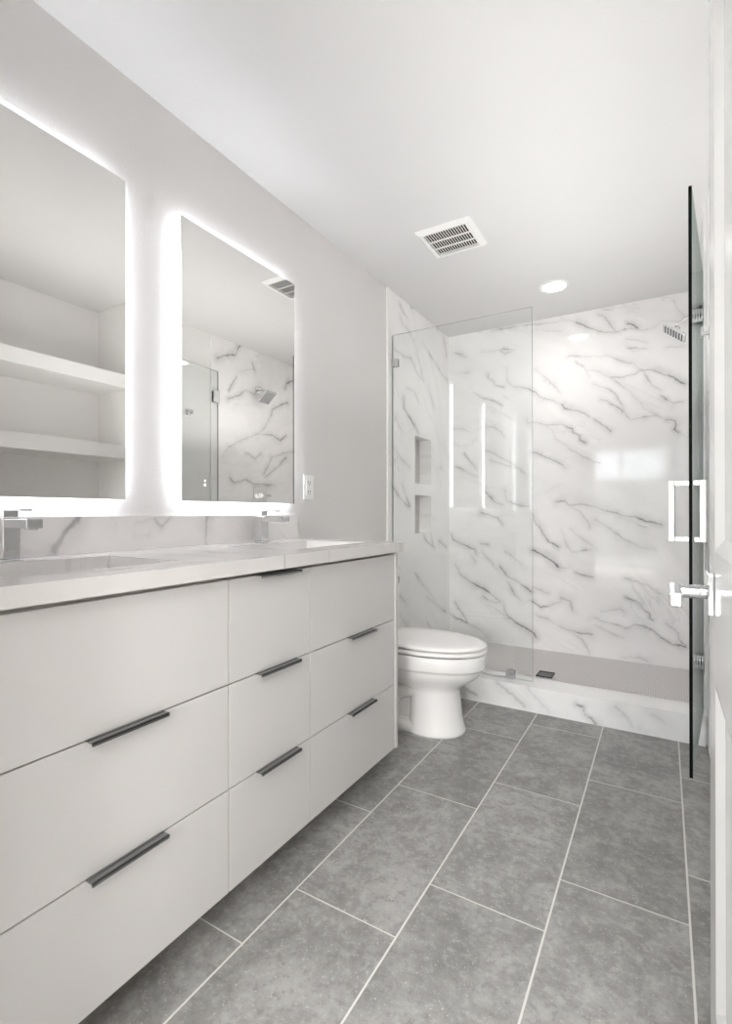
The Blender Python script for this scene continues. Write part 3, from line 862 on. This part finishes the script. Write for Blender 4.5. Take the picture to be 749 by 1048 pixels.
# back to back square pull
def dpull(side, reach):
    b = B(); x = DL - .065; r = .0095
    s = side
    z0, z1 = .793 , 1.008
    def bar(y0, y1, za, zb):
        y0, y1 = sorted((y0, y1)); box(b, x - r, x + r, y0, y1, za, zb, .002)
    bar(s * (reach - 2 * r), s * reach, z0, z1)
    bar(s * GT / 2, s * (reach - 2 * r), z1 - 2 * r, z1); bar(s * GT / 2, s * (reach - 2 * r), z0, z0 + 2 * r)
    obj('pull_handle', local(b), M['chrome'], t)
dpull(-1, .070); dpull(1, .042)

# ------------------------------------------------------------------ shower fixtures on the right wall
SHY = 3.2
t = thing('rainfall_shower', (XTR, SHY, 2.08), 'square chrome rain shower head on a bent arm high on the right wall', 'shower head')
b = B(); box(b, XTR - .008, XTR, SHY - .03, SHY + .03, 2.06, 2.12, .002); obj('flange', b, M['chrome'], t)
b = B(); tube(b, [(XTR - .006, SHY, 2.09), (XTR - .04, SHY, 2.09), (XTR - .065, SHY, 2.083), (XTR - .085, SHY, 2.065), (XTR - .10, SHY, 2.045)], .010); obj('arm', b, M['chrome'], t)
b = B(); hm = Matrix.Translation((XTR - .105, SHY, 2.022)) @ Matrix.Rotation(math.radians(38), 4, 'Y')
tb = B(); box(tb, -.065, .065, -.065, .065, -.010, .004, .002); box(tb, -.02, .02, -.02, .02, .004, .018, .002); cyl(tb, (0, 0, .012), (0, 0, .03), .013)
tb.transform(hm); merge(b, tb); hd = obj('shower_head', b, M['chrome'], t)
b = B(); tb = B()
for i in range(7):
    for j in range(7):
        cyl(tb, (-.048 + i * .016, -.048 + j * .016, -.0125), (-.048 + i * .016, -.048 + j * .016, -.0095), .003, n=8)
tb.transform(hm); merge(b, tb); tag(obj('nozzles', b, M['slot'], hd), 'dark rubber nozzles')
t = thing('shower_valve', (XTR, 3.22, 1.185), 'square chrome shower valve with one lever on the right wall', 'valve')
b = B(); box(b, XTR - .008, XTR, 3.14, 3.30, 1.105, 1.265, .003); obj('plate', b, M['chrome'], t)
b = B(); box(b, XTR - .045, XTR - .008, 3.20, 3.24, 1.165, 1.205, .003); box(b, XTR - .056, XTR - .044, 3.205, 3.31, 1.176, 1.194, .003); obj('lever', b, M['chrome'], t)

# robe hook between the shower door and the wall
t = thing('robe_hook', (XR, 2.47, 1.77), 'small chrome double robe hook on the right wall behind the open shower door', 'hook')
b = B(); box(b, XR - .006, XR, 2.445, 2.495, 1.75, 1.80, .002); obj('plate', b, M['chrome'], t)
for y in (2.455, 2.485):
    b = B(); box(b, XR - .03, XR - .005, y - .006, y + .006, 1.765, 1.777, .0015); box(b, XR - .034, XR - .027, y - .009, y + .009, 1.76, 1.795, .0015); obj('peg', b, M['chrome'], t)

# floor drain
t = thing('shower_drain', (.843, 3.145, ZS), 'square dark grated drain in the mosaic shower floor', 'drain')
b = B(); x0, x1, y0, y1 = .797, .889, 3.09, 3.20
for q in ((x0, x1, y0, y0 + .008), (x0, x1, y1 - .008, y1), (x0, x0 + .008, y0, y1), (x1 - .008, x1, y0, y1)): box(b, q[0], q[1], q[2], q[3], ZS, ZS + .005, .0008)
obj('frame', b, M['drain'], t)
b = B()
for k in range(7): box(b, x0 + .012 + k * .0105, x0 + .017 + k * .0105, y0 + .008, y1 - .008, ZS, ZS + .004)
obj('grate', b, M['drain'], t)

# ------------------------------------------------------------------ toilet
TY = 2.245
tl = thing('toilet', (.02, TY, 0), 'white two-piece toilet with a closed lid between the vanity and the shower curb', 'toilet')
def egg(x0, x1, hw, z, n=48, p=2.0, back=.35):
    """plan outline, round nose at x1, blunter at x0; widest a little behind the middle"""
    xm = x0 + (x1 - x0) * .44
    pts = []
    for k in range(n):
        a = 2 * PI * k / n; c = math.cos(a); s = math.sin(a)
        if c >= 0: x = xm + (x1 - xm) * c; y = hw * math.copysign(abs(s) ** (2 / 2.1), s)
        else:
            e = 2 / 3.0; x = xm - (xm - x0) * abs(c) ** e; y = hw * math.copysign(abs(s) ** (2 / 2.4), s)
        pts.append((x, TY + y, z))
    return pts
b = B()
rings = [egg(.385, .655, .134, 0.0), egg(.385, .655, .134, .010), egg(.39, .646, .128, .03), egg(.395, .636, .123, .08), egg(.395, .630, .119, .14), egg(.395, .626, .117, .195),
         egg(.36, .634, .122, .212), egg(.195, .666, .142, .232), egg(.18, .700, .162, .256), egg(.165, .726, .175, .280), egg(.155, .738, .181, .300), egg(.152, .742, .183, .312), egg(.15, .750, .1875, .3135),
         egg(.15, .753, .189, .318), egg(.15, .754, .189, .372), egg(.152, .752, .1875, .377), egg(.17, .735, .172, .377), egg(.2, .70, .15, .366)]
loft(b, rings)
bowl = obj('bowl', b, M['porcelain'], tl)
# rear base with the trapway showing at the side
b = B()
def srect(x, hw, z0, z1, n=24):
    pts = []
    for k in range(n):
        a = 2 * PI * k / n; c = math.cos(a); s = math.sin(a)
        e = .5
        pts.append((x, TY + hw * math.copysign(abs(c) ** e, c), (z0 + z1) / 2 + (z1 - z0) / 2 * math.copysign(abs(s) ** e, s)))
    return pts
loft(b, [srect(.05, .06, .0, .12), srect(.10, .075, .0, .36), srect(.2, .08, .0, .375), srect(.34, .08, 0, .33), srect(.44, .07, 0, .25)])
obj('rear_base', b, M['porcelain'], tl)
b = B()
for s in (-1, 1):
    y = TY + s * .075
    pts = [(.50, y, .245), (.46, y, .205), (.40, y, .19), (.345, y, .165), (.31, y, .12), (.275, y, .09), (.22, y, .10), (.17, y, .15), (.15, y, .23)]
    # smooth curve through the points
    sm = []
    for i in range(len(pts) - 1):
        for q in range(4):
            u_ = q / 4
            p0 = Vector(pts[max(0, i - 1)]); p1 = Vector(pts[i]); p2 = Vector(pts[i + 1]); p3 = Vector(pts[min(len(pts) - 1, i + 2)])
            sm.append(.5 * ((2 * p1) + (-p0 + p2) * u_ + (2 * p0 - 5 * p1 + 4 * p2 - p3) * u_ * u_ + (-p0 + 3 * p1 - 3 * p2 + p3) * u_ ** 3))
    sm.append(Vector(pts[-1])); tube(b, sm, .040, 18)
for f in b.faces: f.smooth = True
obj('trapway', b, M['porcelain'], tl)
# foot flange around the whole base
b = B(); loft(b, [egg(.06, .60, .136, .0), egg(.06, .60, .136, .030), egg(.065, .59, .128, .042), egg(.1, .55, .10, .046)]); obj('foot', b, M['porcelain'], tl)
b = B(); loft(b, [egg(.235, .735, .170, .386), egg(.235, .754, .187, .3865), egg(.235, .758, .190, .390), egg(.235, .758, .190, .400), egg(.237, .754, .187, .402), egg(.26, .72, .16, .402)]); obj('seat', b, M['seat'], tl)
b = B(); loft(b, [egg(.225, .73, .165, .410), egg(.225, .754, .185, .411), egg(.225, .757, .188, .413), egg(.225, .757, .188, .419), egg(.228, .751, .183, .4245), egg(.25, .72, .165, .428), egg(.32, .62, .10, .430)])
lid = obj('lid', b, M['seat'], tl)
b = B()
b.free()
for s in (-1, 1):
    b = B(); cyl(b, (.225, TY + s * .075 - .02, .405), (.225, TY + s * .075 + .02, .405), .012)
    obj('seat_hinge', b, M['seat'], tl)
b = B(); box(b, .02, .205, TY - .2, TY + .2, .375, .70, .025, 4); [setattr(f, 'smooth', True) for f in b.faces]; obj('tank', b, M['porcelain'], tl)
b = B(); box(b, .014, .215, TY - .21, TY + .21, .70, .735, .010, 3); obj('tank_lid', b, M['porcelain'], tl)
b = B(); cyl(b, (.205, TY - .15, .65), (.22, TY - .15, .65), .012); box(b, .216, .224, TY - .155, TY - .09, .643, .656, .002); obj('flush_lever', b, M['chrome'], tl)

# ------------------------------------------------------------------ ceiling fixtures
t = thing('exhaust_vent', (.545, 2.37, H), 'square white slotted exhaust fan grille on the ceiling', 'vent')
vx0, vx1, vy0, vy1 = .405, .685, 2.232, 2.508
b = B()
bmr = .031
# bevelled frame, open in the middle
def ringq(z, i): return [(vx0 + i, vy0 + i, z), (vx1 - i, vy0 + i, z), (vx1 - i, vy1 - i, z), (vx0 + i, vy1 - i, z)]
loft(b, [ringq(H, 0), ringq(H - .004, 0), ringq(H - .018, .014), ringq(H - .019, bmr - .004), ringq(H - .016, bmr), ringq(H - .001, bmr)], False, False, smooth=False)
obj('frame', b, M['plastic'], t)
b = B(); box(b, vx0 + bmr - .004, vx1 - bmr + .004, vy0 + bmr - .004, vy1 - bmr + .004, H - .003, H - .0005); obj('duct_shade', b, M['duct_shade'], t)  # flat black sheet stands for the shade inside the vent opening
b = B(); nS = 17; wS = (vx1 - vx0 - 2 * bmr) / nS
for k in range(nS + 1):
    x = vx0 + bmr + k * wS; box(b, x - .0016, x + .0016, vy0 + bmr, vy1 - bmr, H - .018, H - .016)
for fr in (.34, .66):
    y = vy0 + bmr + (vy1 - vy0 - 2 * bmr) * fr; box(b, vx0 + bmr, vx1 - bmr, y - .004, y + .004, H - .0185, H - .0145)
obj('louvre', b, M['plastic'], t)

def downlight(x, y, label, watts):
    t = thing('recessed_light', (x, y, H), label, 'ceiling light', 'recessed ceiling lights')
    b = B(); n = 40
    def ring(r, z): return [(x + r * math.cos(2 * PI * k / n), y + r * math.sin(2 * PI * k / n), z) for k in range(n)]
    loft(b, [ring(.088, H), ring(.086, H - .005), ring(.072, H - .008), ring(.066, H - .004)], False, False); obj('trim_ring', b, M['white_trim'], t)
    b = B(); loft(b, [ring(.066, H - .004), ring(.066, H - .0045)], True, True, smooth=False); obj('lens', b, M['lens'], t)
    l = bpy.data.lights.new('lamp', 'AREA'); l.shape = 'DISK'; l.size = .12; l.spread = math.radians(150); l.energy = watts; l.color = (1, .99, .98)
    lo = bpy.data.objects.new('lamp', l); COL.objects.link(lo); lo.parent = t; lo.location = (0, 0, -.0085)
    return t
downlight(.886, 3.2, 'round white recessed ceiling light glowing inside the shower', LAMP_W)

# ------------------------------------------------------------------ alcove shelves, seen in the near mirror
for z0, z1, lab in ((1.85, 1.937, 'thick white wall shelf, the upper of two reflected in the near mirror'), (1.388, 1.476, 'thick white wall shelf, the lower of two reflected in the near mirror')):
    b = B(); box(b, XR + .002, AX, AY0, AY1, z0, z1, .002)
    s = obj('alcove_shelf', b, M['white_trim']); rebase(s, (XR, (AY0 + AY1) / 2, z0)); tag(s, lab, 'shelf', 'thick white alcove shelves')
